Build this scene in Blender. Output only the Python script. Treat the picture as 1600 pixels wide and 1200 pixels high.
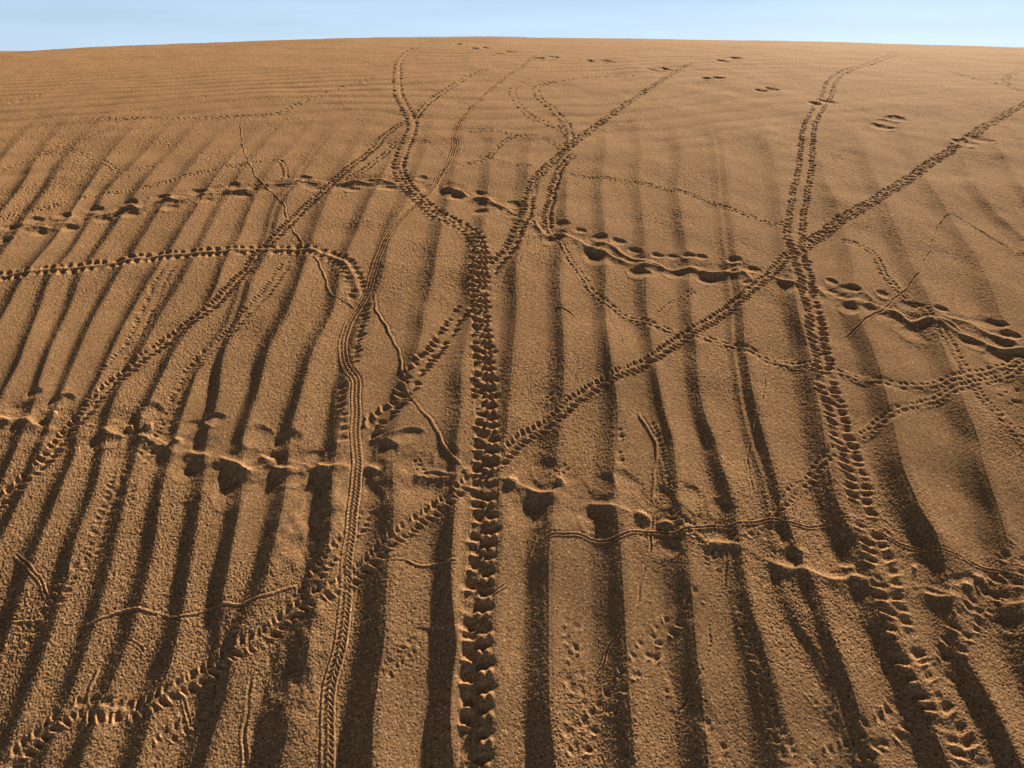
import bpy, math
import numpy as np

# ------------------------------------------------------------------ camera and the dune's large form
W, HH = 1600.0, 1200.0            # the photograph's pixel frame, used only to read positions off it
F_PX = 1066.0
CAM_Z = 1.0
_sy = np.array([-60, -2, 0.0, 0.5, 1.4, 2.4, 3.5, 5.0, 7.0, 9.0, 12.0, 18.0, 40.0, 80.0, 4000.0])
_ss = np.array([0.0, 0.26, 0.36, 0.345, 0.255, 0.185, 0.128, 0.075, 0.022, -0.04, -0.14, -0.22, -0.2, 0.0, 0.0])
_ty = np.concatenate([np.linspace(-60, -2, 200, endpoint=False), np.linspace(-2, 12, 3000, endpoint=False),
                      np.linspace(12, 80, 500, endpoint=False), np.array([80.0, 4000.0])])
_ts = np.interp(_ty, _sy, _ss)
_k = np.ones(121) / 121
_ts[260:3100] = np.convolve(_ts, _k, 'same')[260:3100]
_tp = np.concatenate([[0], np.cumsum((_ts[1:] + _ts[:-1]) / 2 * np.diff(_ty))])
_tp -= np.interp(0.0, _ty, _tp)


def sstep(a, b, x):
    t = np.clip((x - a) / (b - a), 0, 1)
    return t * t * (3 - 2 * t)


# fall of the dune towards its left and right shoulder (metres across -> metres down)
_gx = np.array([-14, -9, -6, -4.05, -3.23, -2.33, -1.32, -0.25, 1.37, 2.69, 4.05, 6, 9, 14])
_gd = np.array([0.62, 0.32, 0.175, 0.094, 0.062, 0.03, 0.006, 0.0, 0.012, 0.036, 0.060, 0.11, 0.22, 0.5])


def base(X, Y):
    return np.interp(Y, _ty, _tp) - np.interp(X, _gx, _gd) * sstep(2.2, 6.0, Y)


_yy = np.linspace(0.3, 11, 4000)
_el = np.degrees(np.arctan((base(_yy * 0, _yy) - CAM_Z) / _yy))
CREST_Y = _yy[np.argmax(_el)]
PITCH = math.radians(math.degrees(math.atan((600 - 59.0) / F_PX)) - _el.max())
CP, SP = math.cos(PITCH), math.sin(PITCH)


def ray(px, py):
    a = (np.asarray(px, float) - W / 2) / F_PX
    b = (HH / 2 - np.asarray(py, float)) / F_PX
    return a, CP + b * SP, -SP + b * CP


def ground(px, py):
    """the point of the bare dune that the photograph shows at a pixel"""
    px, py = np.broadcast_arrays(np.asarray(px, float), np.asarray(py, float))
    dx, dy, dz = ray(px, np.maximum(py, 62.0))
    lo = np.full(px.shape, 0.05)
    hi = np.full(px.shape, CREST_Y)
    for _ in range(50):
        m = (lo + hi) / 2
        t = m / dy
        below = CAM_Z + dz * t < base(dx * t, m)
        hi = np.where(below, m, hi)
        lo = np.where(below, lo, m)
    t = lo / dy
    return dx * t, lo


# ------------------------------------------------------------------ sampling of the dune surface
def depth_at(Y):
    return Y * CP - (np.interp(Y, _ty, _tp) - CAM_Z) * SP


rows = []
y = 0.50
while y < CREST_Y + 0.6:
    rows.append(y)
    dpt = depth_at(y)
    z = np.interp(y, _ty, _tp)
    e = 1e-3
    def _py(v):
        zz = np.interp(v, _ty, _tp) - CAM_Z
        return F_PX * (v * SP + zz * CP) / (v * CP - zz * SP)
    g = abs(_py(y + e) - _py(y)) / e                   # photograph pixels per metre along the dune
    y += min(1.15 / max(g, 1e-3), (1.5 if y < 5.2 else 3.0) * dpt / F_PX)
near = [0.50]
st = 0.0012
while near[-1] > -25:
    st *= 1.045
    near.append(near[-1] - st)
far = [rows[-1]]
st = 0.02
while far[-1] < 3500:
    st *= 1.12
    far.append(far[-1] + st)
ROW = np.array(near[:0:-1] + rows + far[1:])
core = np.linspace(-1.09, 1.09, 1560)
side = [1.09]
st = core[1] - core[0]
while side[-1] < 60:
    st *= 1.035
    side.append(side[-1] + st)
side = np.array(side[1:])
COL = np.concatenate([-side[::-1], core, side])
HALF = np.maximum(depth_at(np.clip(ROW, 0.5, 60)), 0.3) * (W / 2 / F_PX)
HALF = np.where(ROW > 60, HALF * np.maximum(ROW / 60, 1), HALF)
NR, NC = len(ROW), len(COL)
X = (HALF[:, None] * COL[None, :]).astype(np.float64)
Y = np.repeat(ROW[:, None], NC, 1)
B = base(X, Y)
print('grid', NR, NC, NR * NC, 'pitch', math.degrees(PITCH), 'crest', CREST_Y)

rng = np.random.RandomState(7)
LAT = rng.rand(512, 512).astype(np.float32) * 2 - 1


def noise(x, y, seed=0):
    x = x + seed * 17.31
    y = y + seed * 9.77
    ix = np.floor(x).astype(np.int64)
    iy = np.floor(y).astype(np.int64)
    fx = (x - ix).astype(np.float32)
    fy = (y - iy).astype(np.float32)
    fx = fx * fx * fx * (fx * (fx * 6 - 15) + 10)
    fy = fy * fy * fy * (fy * (fy * 6 - 15) + 10)
    x0, x1, y0, y1 = ix & 511, (ix + 1) & 511, iy & 511, (iy + 1) & 511
    a = LAT[y0, x0] * (1 - fx) + LAT[y0, x1] * fx
    b = LAT[y1, x0] * (1 - fx) + LAT[y1, x1] * fx
    return a * (1 - fy) + b * fy


def hash1(k, seed):
    v = np.sin(k * 12.9898 + seed * 78.233) * 43758.5453
    return (v - np.floor(v)) * 2 - 1


# ------------------------------------------------------------------ wind ripples: the troughs, read from the photograph (x, y)
RIP = [
    [(-20, 345), (0, 324), (34, 280), (75, 220), (95, 195)],
    [(-60, 487), (-20, 420), (20, 365), (57, 310), (101, 246), (135, 205)],
    [(-60, 590), (0, 487), (21, 450), (50, 410), (81, 371), (110, 330), (142, 285), (169, 243), (195, 208)],
    [(-50, 690), (0, 600), (21, 558), (46, 500), (75, 433), (105, 395), (128, 358), (162, 304), (196, 267), (229, 233), (260, 200)],
    [(-70, 880), (-15, 760), (15, 690), (40, 625), (50, 592), (71, 537), (96, 487), (121, 429), (145, 395), (186, 337), (202, 314), (243, 263), (280, 223), (310, 190)],
    [(-110, 1100), (-40, 910), (0, 812), (25, 754), (48, 700), (71, 642), (83, 608), (108, 558), (133, 508), (162, 458), (183, 425), (202, 395), (250, 327), (267, 297), (297, 256), (331, 219), (360, 190)],
    [(-60, 1130), (8, 946), (29, 892), (58, 821), (83, 754), (104, 712), (117, 650), (142, 600), (167, 546), (187, 508), (212, 467), (250, 408), (263, 388), (310, 314), (321, 294), (354, 250), (371, 233), (400, 200)],
    [(-15, 1200), (8, 1137), (33, 1067), (62, 983), (83, 917), (104, 837), (133, 767), (150, 708), (163, 650), (178, 608), (200, 571), (221, 533), (246, 487), (267, 454), (295, 404), (318, 364), (351, 304), (368, 280), (400, 235), (425, 205)],
    [(50, 1200), (79, 1117), (96, 1067), (117, 1000), (137, 925), (158, 854), (179, 783), (204, 708), (215, 654), (233, 621), (254, 575), (275, 533), (308, 487), (329, 450), (346, 404), (375, 354), (402, 297), (425, 256), (449, 233), (475, 200)],
    [(104, 1200), (125, 1137), (142, 1087), (162, 1033), (179, 983), (200, 912), (221, 837), (237, 771), (258, 708), (271, 670), (292, 617), (318, 560), (338, 530), (352, 504), (371, 446), (379, 430), (399, 395), (440, 304), (449, 294), (477, 250), (500, 219), (524, 190)],
    [(192, 1200), (204, 1154), (221, 1087), (242, 1046), (254, 992), (267, 929), (275, 879), (287, 821), (304, 750), (317, 671), (329, 633), (342, 567), (349, 533), (360, 504), (377, 446), (385, 430), (405, 395), (446, 304), (455, 294), (483, 250), (506, 219), (530, 190)],
    [(290, 1200), (304, 1154), (325, 1096), (333, 1033), (339, 985), (330, 933), (333, 900), (346, 837), (358, 783), (367, 700), (383, 650), (400, 604), (417, 542), (433, 500), (442, 475), (462, 425), (479, 379), (508, 308), (535, 255), (565, 200)],
    [(296, 1200), (310, 1154), (331, 1096), (340, 1033), (352, 985), (388, 930), (408, 867), (421, 808), (433, 742), (446, 679), (467, 612), (487, 542), (512, 483), (521, 425), (537, 387), (562, 342), (579, 300), (600, 255), (625, 200)],
    [(402, 1200), (412, 1158), (425, 1100), (446, 1046), (462, 971), (479, 925), (492, 879), (500, 808), (504, 742), (517, 692), (529, 642), (540, 587), (562, 492), (583, 433), (600, 367), (633, 308), (648, 255), (665, 200)],
    [(541, 1200), (546, 1117), (558, 1046), (567, 987), (575, 921), (583, 867), (596, 804), (600, 742), (604, 679), (625, 629), (633, 575), (646, 525), (650, 483), (667, 425), (675, 375), (692, 312), (700, 275), (712, 225), (722, 190)],
    [(687, 1200), (683, 1137), (687, 1075), (696, 1017), (692, 975), (683, 908), (687, 842), (696, 783), (700, 733), (700, 679), (706, 642), (708, 583), (717, 533), (721, 467), (729, 400), (742, 342), (750, 300), (762, 242), (772, 195)],
    [(738, 1200), (740, 1100), (745, 1000), (755, 900), (765, 800), (767, 725), (775, 679), (783, 600), (792, 500), (796, 417), (804, 360), (812, 300), (825, 225), (832, 190)],
    [(833, 1200), (831, 1117), (831, 1033), (833, 950), (835, 875), (842, 825), (846, 775), (850, 725), (854, 679), (858, 637), (865, 575), (865, 500), (862, 450), (867, 383), (871, 325), (875, 275), (880, 225), (883, 190)],
    [(960, 1200), (956, 1117), (952, 1033), (948, 958), (944, 887), (942, 825), (938, 762), (942, 725), (946, 679), (946, 617), (940, 554), (935, 512), (933, 458), (931, 408), (933, 354), (931, 283), (937, 225), (939, 190)],
    [(1073, 1200), (1067, 1117), (1060, 1046), (1054, 971), (1048, 908), (1046, 858), (1038, 783), (1036, 742), (1033, 692), (1021, 642), (1008, 575), (1000, 512), (996, 450), (994, 396), (996, 346), (990, 283), (990, 225), (990, 190)],
    [(1189, 1200), (1181, 1117), (1167, 1054), (1154, 992), (1142, 933), (1133, 867), (1125, 792), (1117, 754), (1104, 717), (1100, 692), (1083, 654), (1071, 596), (1067, 533), (1065, 475), (1065, 408), (1058, 350), (1052, 283), (1050, 225), (1047, 190)],
    [(1330, 1200), (1304, 1130), (1285, 1067), (1272, 1033), (1254, 1000), (1225, 962), (1205, 896), (1200, 837), (1190, 754), (1177, 712), (1160, 667), (1148, 608), (1140, 546), (1138, 483), (1138, 417), (1131, 367), (1121, 283), (1113, 225), (1108, 190)],
    [(1338, 1200), (1310, 1130), (1292, 1067), (1279, 1033), (1262, 983), (1250, 933), (1228, 885), (1212, 837), (1196, 754), (1183, 712), (1167, 667), (1154, 608), (1146, 546), (1144, 483), (1144, 417), (1137, 367), (1127, 283), (1119, 225), (1114, 190)],
    [(1452, 1200), (1433, 1150), (1421, 1096), (1400, 1050), (1375, 1000), (1354, 965), (1342, 921), (1317, 867), (1304, 842), (1287, 800), (1275, 754), (1265, 671), (1254, 617), (1248, 575), (1240, 512), (1235, 458), (1221, 400), (1215, 342), (1204, 283), (1190, 242), (1180, 195)],
    [(1569, 1200), (1550, 1150), (1529, 1100), (1500, 1054), (1472, 1000), (1458, 942), (1445, 885), (1433, 837), (1412, 800), (1400, 767), (1383, 725), (1375, 692), (1367, 650), (1356, 600), (1342, 554), (1325, 492), (1317, 433), (1308, 379), (1296, 321), (1279, 283), (1262, 235), (1250, 200)],
    [(1660, 1200), (1600, 1060), (1579, 1012), (1562, 950), (1546, 850), (1537, 800), (1521, 754), (1508, 717), (1500, 687), (1479, 642), (1467, 600), (1454, 562), (1442, 525), (1427, 475), (1408, 425), (1392, 379), (1375, 329), (1358, 283), (1344, 242), (1330, 205)],
    [(1780, 1200), (1700, 960), (1640, 770), (1600, 640), (1575, 580), (1560, 540), (1537, 483), (1517, 429), (1492, 379), (1471, 333), (1446, 287), (1417, 233), (1400, 205)],
    [(1900, 1200), (1800, 920), (1680, 600), (1640, 480), (1600, 388), (1587, 371), (1546, 333), (1517, 292), (1492, 246), (1470, 205)],
    [(2020, 1200), (1900, 900), (1760, 600), (1680, 420), (1600, 310), (1583, 287), (1554, 242), (1530, 205)],
]


def catmull(P, n=8):
    P = np.asarray(P, float)
    if len(P) < 3:
        return P
    Q = np.vstack([2 * P[0] - P[1], P, 2 * P[-1] - P[-2]])
    out = []
    for i in range(1, len(Q) - 2):
        t = np.linspace(0, 1, n, endpoint=False)[:, None]
        a, b, c, d = Q[i - 1], Q[i], Q[i + 1], Q[i + 2]
        out.append(0.5 * (2 * b + (c - a) * t + (2 * a - 5 * b + 4 * c - d) * t * t + (3 * b - a - 3 * c + d) * t ** 3))
    out.append(P[-1:])
    return np.vstack(out)


lines = []
for L in RIP:
    P = np.array(sorted(L, key=lambda q: -q[1]), float)
    C = catmull(P, 6)
    gx, gy = ground(C[:, 0], C[:, 1])
    o = np.argsort(gy)
    gx, gy = gx[o], gy[o]
    s0 = (gx[8] - gx[0]) / max(gy[8] - gy[0], 1e-3)
    s1 = (gx[-1] - gx[-9]) / max(gy[-1] - gy[-9], 1e-3)
    gy2 = np.concatenate([[gy[0] - 3], gy, [gy[-1] + 6]])
    gx2 = np.concatenate([[gx[0] - 3 * s0 * 0.9], gx, [gx[-1] + 6 * s1 * 0.9]])
    lines.append((gy2, gx2))
RL = np.stack([np.interp(ROW, a, b) for a, b in lines], 1)      # NR x lines
for k in range(1, 12):                                           # more ripples of the same spacing beyond both edges of the photo
    RL = np.concatenate([(RL[:, :1] - 0.115), RL, (RL[:, -1:] + 0.12)], 1)
RL = np.maximum.accumulate(RL + np.arange(RL.shape[1]) * 1e-4, 1)
NL = RL.shape[1]

# where the ripples are tall, measured along the dune at the photo's rows
_ey = np.array([1300, 900, 700, 560, 450, 380, 320, 270, 230, 195, 170])
_ea = np.array([0.080, 0.078, 0.074, 0.068, 0.062, 0.055, 0.047, 0.037, 0.025, 0.011, 0.0])
_, _eY = ground(np.full(len(_ey), 800.0), _ey)
AMP_ROW = np.interp(ROW, _eY, _ea)
warp = 0.011 * noise(X * 3.1, Y * 2.3, 3) + 0.005 * noise(X * 9, Y * 6, 4)
R = np.zeros_like(X)
LAM = np.zeros_like(X)
FR = np.zeros_like(X)
GAP = np.zeros_like(X)
for i in range(NR):
    ph = np.interp(X[i] + warp[i], RL[i], np.arange(NL))
    n = np.clip(ph.astype(int), 0, NL - 2)
    FR[i] = ph
    lam = np.diff(RL[i])
    GAP[i] = lam[n]
    lc = np.concatenate([[lam[0]], np.where(np.minimum(lam[1:], lam[:-1]) < 0.05, np.maximum(lam[1:], lam[:-1]), (lam[1:] + lam[:-1]) / 2), [lam[-1]]])
    LAM[i] = np.interp(ph, np.arange(NL), lc)
SH_ROW = np.interp(ROW, _eY, np.array([0.20, 0.20, 0.18, 0.15, 0.13, 0.12, 0.11, 0.11, 0.11, 0.11, 0.11]))
f = FR - SH_ROW[:, None]
f = 1 - (f - np.floor(f))                  # 0 at the sharp crest, growing towards the left, down the steep face
TR = 0.42 - 0.09 * sstep(0.8, 1.3, Y) - 0.04 * sstep(0.1, 0.6, X)      # share of a ripple taken by its steep side
prof = np.where(f < TR, (1 - np.minimum(f, TR) / TR) ** 1.7, (np.maximum(f - TR, 0) / (1 - TR)) ** 1.35)
prof = prof - 0.10 * np.exp(-(np.minimum(f, 1 - f) / 0.05) ** 2)      # wind takes the very edge off the crest
_k0 = (1 - np.minimum(SH_ROW[:, None], TR) / TR) ** 1.7
prof = _k0 + (prof - _k0) * sstep(0.022, 0.06, GAP)          # ripples that fork: the sliver between the two lines stays flat
R = (prof - 0.45) * np.clip(LAM, 0, 0.135) * AMP_ROW[:, None]
R *= 1.0 + 0.22 * noise(X * 4, Y * 1.6, 5)
R *= 1 - 0.9 * sstep(2.0, 6.0, np.abs(X))
R *= 1 + 0.12 * sstep(0.25, 0.8, X) * sstep(0.85, 1.3, Y) + 0.32 * sstep(-0.15, 0.3, X) * (1 - sstep(0.85, 1.25, Y))
# low, wandering ripples over the crown of the dune
cy = Y - 0.22 * X - 0.12 * X * sstep(0.6, -3.0, X) + 0.20 * noise(X * 0.9, Y * 1.1, 6) + 0.03 * noise(X * 4, Y * 4, 8)
w2 = sstep(1.9, 3.2, Y + np.where(X < 0, 0.35, -0.25) * np.minimum(np.abs(X), 2)) * (1 - 0.65 * sstep(0.3, 2.5, X))
c2 = np.sin(cy / 0.155 * 2 * np.pi)
R2 = 0.0011 * w2 * (c2 + 0.3 * np.sin(cy / 0.155 * 4 * np.pi + 0.8)) * (0.75 + 0.6 * noise(X * 1.7, Y * 2.3, 9)) * (1 - sstep(8, 14, Y))
swell = 0.0024 * noise(X * 7, Y * 5, 11) + 0.0008 * noise(X * 19, Y * 15, 12)
Hf = R + R2 + 0.010 * noise(X * 0.9, Y * 0.8, 14) * sstep(3.5, 6.5, Y) * (1 - sstep(9, 14, Y)) + swell * (1 - sstep(7, 14, Y))

# ------------------------------------------------------------------ tracks
T = np.zeros_like(X)                      # relief added by tracks
GM = np.ones_like(X)                       # grain, smoothed away on freshly pushed crests
SM = np.zeros_like(X)                     # how much the ripples under them are worn down
ID = np.zeros(X.shape, np.int32)          # which track a spot of sand belongs to
D_ = np.full(X.shape, 9.0, np.float64)
A_ = np.full(X.shape, 9.0, np.float64)
S_ = np.zeros(X.shape, np.float64)
THINGS = []                               # dict(name, label, category, group, origin, parts)
NEXT = [1]


def new_id():
    NEXT[0] += 1
    return NEXT[0] - 1


def world_path(P, step=0.012):
    C = catmull(P, 8)
    gx, gy = ground(C[:, 0], C[:, 1])
    Q = np.stack([gx, gy], 1)
    seg = np.hypot(*np.diff(Q, axis=0).T)
    s = np.concatenate([[0], np.cumsum(seg)])
    n = max(2, int(s[-1] / step))
    ss = np.linspace(0, s[-1], n + 1)
    return np.stack([np.interp(ss, s, Q[:, 0]), np.interp(ss, s, Q[:, 1])], 1), ss


def block(x0, x1, y0, y1):
    r0 = np.searchsorted(ROW, y0)
    r1 = np.searchsorted(ROW, y1)
    if r1 <= r0:
        return None
    hs = HALF[r0:r1]
    a = min((x0 / hs).min(), x0 / hs[0])
    b = max((x1 / hs).max(), x1 / hs[0])
    c0 = np.searchsorted(COL, a)
    c1 = np.searchsorted(COL, b)
    if c1 <= c0:
        return None
    return slice(r0, r1), slice(c0, c1)


def along(P, wid):
    """track coordinates (distance s along the path, d across it) of all sand within wid of a path"""
    Q, ss = world_path(P)
    touched = []
    for i in range(len(Q) - 1):
        (ax, ay), (bx, by) = Q[i], Q[i + 1]
        bl = block(min(ax, bx) - wid, max(ax, bx) + wid, min(ay, by) - wid, max(ay, by) + wid)
        if bl is None:
            continue
        tx, ty = bx - ax, by - ay
        L = math.hypot(tx, ty)
        tx /= L
        ty /= L
        rx, ry = X[bl] - ax, Y[bl] - ay
        t = rx * tx + ry * ty
        tc = np.clip(t, 0, L)
        dd = np.hypot(rx - tc * tx, ry - tc * ty)
        sg = rx * (-ty) + ry * tx
        m = dd < np.minimum(A_[bl], wid)
        if not m.any():
            continue
        A_[bl] = np.where(m, dd, A_[bl])
        D_[bl] = np.where(m, np.where(sg < 0, -dd, dd), D_[bl])
        S_[bl] = np.where(m, ss[i] + tc, S_[bl])
        touched.append(bl)
    idx = []
    fl = np.zeros(X.shape, bool)
    for bl in touched:
        fl[bl] |= A_[bl] < wid
    idx = np.nonzero(fl)
    s, d = S_[idx].copy(), D_[idx].copy()
    for bl in touched:
        A_[bl] = 9.0
        D_[bl] = 9.0
    return idx, s, d, Q, ss[-1]


_ym = np.concatenate([np.linspace(0.3, 9, 800)])
_rt = np.abs(np.gradient(F_PX * (_ym * SP + (np.interp(_ym, _ty, _tp) - CAM_Z) * CP) / (_ym * CP - (np.interp(_ym, _ty, _tp) - CAM_Z) * SP), _ym)) / (F_PX / depth_at(_ym))
_kk = np.clip(0.42 / np.maximum(_rt, 1e-3), 1, 3.6)


def stride(s, Q):
    """prints lie further apart on the steeper-lit crown than on the rippled slope"""
    seg = np.hypot(*np.diff(Q, axis=0).T)
    ss = np.concatenate([[0], np.cumsum(seg)])
    ty = np.abs(np.diff(Q[:, 1])) / np.maximum(seg, 1e-9)
    k = 1 + (np.interp((Q[1:, 1] + Q[:-1, 1]) / 2, _ym, _kk) - 1) * ty ** 2
    return np.interp(s, ss, np.concatenate([[0], np.cumsum(seg / k)]))


def fade(s, L, e0=0.04, e1=0.04):
    return sstep(0, max(e0, 1e-4), s) * sstep(0, max(e1, 1e-4), L - s)


def pits(s, d, off, pitch, ls, lw, depth, skew=0.0, phase=0.0, rim=0.5, seed=1, jit=0.2, side=1, horns=False, power=1.4, skip=0.0):
    h = np.zeros_like(s)
    for kk in (-1, 0, 1):
        k = np.floor(s / pitch + phase) + kk
        js, jd, jz, jr = hash1(k, seed), hash1(k, seed + 1), hash1(k, seed + 2), hash1(k, seed + 3)
        u = s - (k + 0.5 - phase) * pitch - js * jit * pitch
        v = d - off - jd * jit * lw
        a = skew + 0.35 * jr * jit * 2
        uu = u * math.cos(0) + 0
        uu = u * np.cos(a) + v * np.sin(a)
        vv = -u * np.sin(a) + v * np.cos(a)
        sc = 1 + 0.25 * jz
        r2 = (uu / (ls * sc)) ** 2 + (vv / (lw * sc)) ** 2
        keep = np.where(hash1(k, seed + 5) * 0.5 + 0.5 < skip, 0.25, 1.0)
        dz = depth * (1 + 0.35 * jz) * keep
        h -= dz * np.exp(-r2 ** power)
        if rim:
            ur = uu - side * 1.3 * ls
            if horns:
                h += rim * dz * (np.exp(-(ur / (0.62 * ls)) ** 2 - ((vv - 0.45 * lw) / (0.28 * lw)) ** 2) +
                                 np.exp(-(ur / (0.62 * ls)) ** 2 - ((vv + 0.45 * lw) / (0.28 * lw)) ** 2))
            else:
                h += 1.1 * rim * dz * np.exp(-(ur / (0.42 * ls)) ** 2 - (vv / (0.85 * lw)) ** 2)
    return h


def put(idx, h, cover=None, wear=None):
    if cover is not None:
        T[idx] = T[idx] * (1 - cover) + h
    else:
        T[idx] += h
    if wear is not None:
        SM[idx] = np.maximum(SM[idx], wear)


def thing(name, label, cat, origin, parts, group=None):
    THINGS.append(dict(name=name, label=label, cat=cat, origin=origin, parts=parts, group=group))


def edge_wobble(s, seed, amp):
    return 1 + amp * (hash1(np.floor(s / 0.011), seed) * 0.5 + np.sin(s * 90 + seed) * 0.5)


def beetle(P, label, gap=0.011, lw=0.008, ls=0.0055, pitch=0.016, depth=0.005, skew=0.5, rows=2, group=None, trench=0.0, mid=0.0,
           seed=None, jit=0.30, rim=0.7, skip=0.08, asym=1.0, name='beetle_track', cat='track', horns=False, split=True, ends=(0.04, 0.04), cover=0.6, power=1.4, width=None, fine=None):
    seed = seed if seed is not None else 3 + 11 * len(THINGS)
    wid = width or gap + lw * 1.9
    idx, s, d, Q, L = along(P, wid + 0.012)
    wob = 0.0015 * np.sin(s * 41 + seed) + 0.001 * np.sin(s * 97 + 2 * seed)
    d = d + wob
    h = np.zeros_like(s)
    s0, s = s, stride(s, Q)
    if rows == 2:
        h += pits(s, d, gap, pitch, ls, lw, depth, skew, 0.0, rim, seed, jit, 1, horns, power, skip)
        h += pits(s, d, -gap, pitch, ls, lw * (0.6 + 0.4 * asym), depth * asym, -skew, 0.43, rim, seed + 20, jit, 1, horns, power, skip)
    elif rows == 1:
        h += pits(s, d, 0, pitch, ls, lw, depth, skew, 0.0, rim, seed, jit, 1, horns, power)
    elif rows == 4:
        for q, (o, ph, sk) in enumerate([(gap, 0, skew), (gap * 0.36, 0.3, skew), (-gap * 0.36, 0.62, -skew), (-gap, 0.45, -skew)]):
            h += pits(s, d, o, pitch, ls, lw, depth * (1 if q in (0, 3) else 0.75), sk, ph, rim, seed + 20 * q, jit, 1, horns, power)
    if fine:                                # (photo row where it changes, settings of the finer part up the slope)
        _, yc = ground(W / 2, fine[0])
        q = fine[1]
        h2 = np.zeros_like(s)
        for n_, (o, ph_, sk) in enumerate(q['lanes']):
            h2 += pits(s, d, o, q['pitch'], q['ls'], q['lw'], q['depth'], sk, ph_, 0.4, seed + 50 + 7 * n_, 0.45)
        far_ = sstep(float(yc) - 0.12, float(yc) + 0.12, Y[idx])
        h = h * (1 - far_) + h2 * far_
    s = s0
    if mid:
        h += mid * np.exp(-(d / (0.3 * gap + 0.001)) ** 2)
    if trench:
        h -= trench * np.exp(-(d / wid) ** 4)
        h += 0.5 * trench * np.exp(-((np.abs(d) - wid * 1.12) / (0.25 * wid)) ** 2)
    fd = fade(s, L, *ends)
    cm = np.exp(-(d / wid) ** 6)
    put(idx, h * fd, cover * cm * fd, 0.25 * cm * fd)
    m = (np.abs(d) < wid * edge_wobble(s, seed, 0.10)) & (fd > 0.02)
    r, c = idx[0][m], idx[1][m]
    dm = d[m]
    if split and rows != 1:
        a, b = new_id(), new_id()
        ID[r[dm >= 0], c[dm >= 0]] = a
        ID[r[dm < 0], c[dm < 0]] = b
        parts = [('print_row', a), ('print_row', b)]
    else:
        a = new_id()
        ID[r, c] = a
        parts = [(None, a)]
    thing(name, label, cat, Q[0], parts, group)


def thread(P, label, w=0.003, h0=0.003, kind='ridge', name='insect_trail', group=None, beads=0.0, ends=(0.02, 0.02), cover=0.5):
    seed = 5 + 13 * len(THINGS)
    w = w * 0.68
    h0 = h0 * 0.74
    wid = w * 3.2
    idx, s, d, Q, L = along(P, wid + 0.008)
    d = d + 0.002 * np.sin(s * 55 + seed) + 0.001 * np.sin(s * 140 + seed)
    if kind == 'ridge':
        h = h0 * np.exp(-(d / w) ** 2) - 0.45 * h0 * (np.exp(-((d - 1.9 * w) / (0.8 * w)) ** 2) + np.exp(-((d + 1.9 * w) / (0.8 * w)) ** 2))
    elif kind == 'groove':
        h = -h0 * np.exp(-(d / w) ** 2) + 0.45 * h0 * (np.exp(-((d - 1.7 * w) / (0.8 * w)) ** 2) + np.exp(-((d + 1.7 * w) / (0.8 * w)) ** 2))
    else:                                   # two thin lines side by side
        h = h0 * (np.exp(-((d - 1.2 * w) / (0.5 * w)) ** 2) + np.exp(-((d + 1.2 * w) / (0.5 * w)) ** 2)) - 0.8 * h0 * np.exp(-(d / (0.7 * w)) ** 2) \
            - 0.4 * h0 * np.exp(-((np.abs(d) - 2.3 * w) / (0.6 * w)) ** 2)
    if beads:
        h = h * (1 - beads + beads * np.sin(s * 2 * np.pi / (3.6 * w)))
    h *= 0.85 * (1 + 0.3 * np.sin(s * 31 + seed) + 0.2 * np.sin(s * 83 + 2 * seed))
    fd = fade(s, L, *ends)
    cm = np.exp(-(d / wid) ** 4)
    put(idx, h * fd, cover * cm * fd, 0.1 * cm * fd)
    m = (np.abs(d) < wid * 0.9) & (fd > 0.05)
    a = new_id()
    ID[idx[0][m], idx[1][m]] = a
    thing(name, label, 'trail', Q[0], [(None, a)], group)


def tread(P, label):
    """the closed, finely combed double track"""
    seed = 77
    wid = 0.0125
    idx, s, d, Q, L = along(P, wid + 0.012)
    d = d * 1.42
    d = d + 0.002 * np.sin(s * 30) + 0.001 * np.sin(s * 71)
    t = np.abs(d)
    h = 0.0013 * np.exp(-((t - 0.0112) / 0.0014) ** 2) + 0.0008 * np.exp(-(d / 0.0014) ** 2)
    h -= 0.0018 * (np.exp(-((t - 0.0056) / 0.0034) ** 2))
    h -= 0.0016 * np.exp(-((t - 0.0150) / 0.0016) ** 2)
    ph = (stride(s, Q) - t * 0.8) / 0.0074
    h += 0.0024 * np.sin(2 * np.pi * ph + 0.8 * np.sin(s * 40)) * np.exp(-((t - 0.0056) / 0.0042) ** 4)
    far_part = sstep(1.2, 0.7, s / 1.0)
    h *= 0.85 + 0.2 * np.sin(s * 23)
    fd = fade(s, L, 0.25, 0.01) * (1 + 1.5 * sstep(1.5, 3.0, Y[idx]))
    cm = np.exp(-(d / 0.017) ** 6)
    put(idx, h * fd, 0.8 * cm * fd, 0.3 * cm * fd)
    m = (t < 0.0145) & (fd > 0.02)
    r, c, dm = idx[0][m], idx[1][m], d[m]
    a, b = new_id(), new_id()
    ID[r[dm >= 0], c[dm >= 0]] = a
    ID[r[dm < 0], c[dm < 0]] = b
    thing('insect_track', label, 'track', Q[0], [('groove', a), ('groove', b)])


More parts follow.
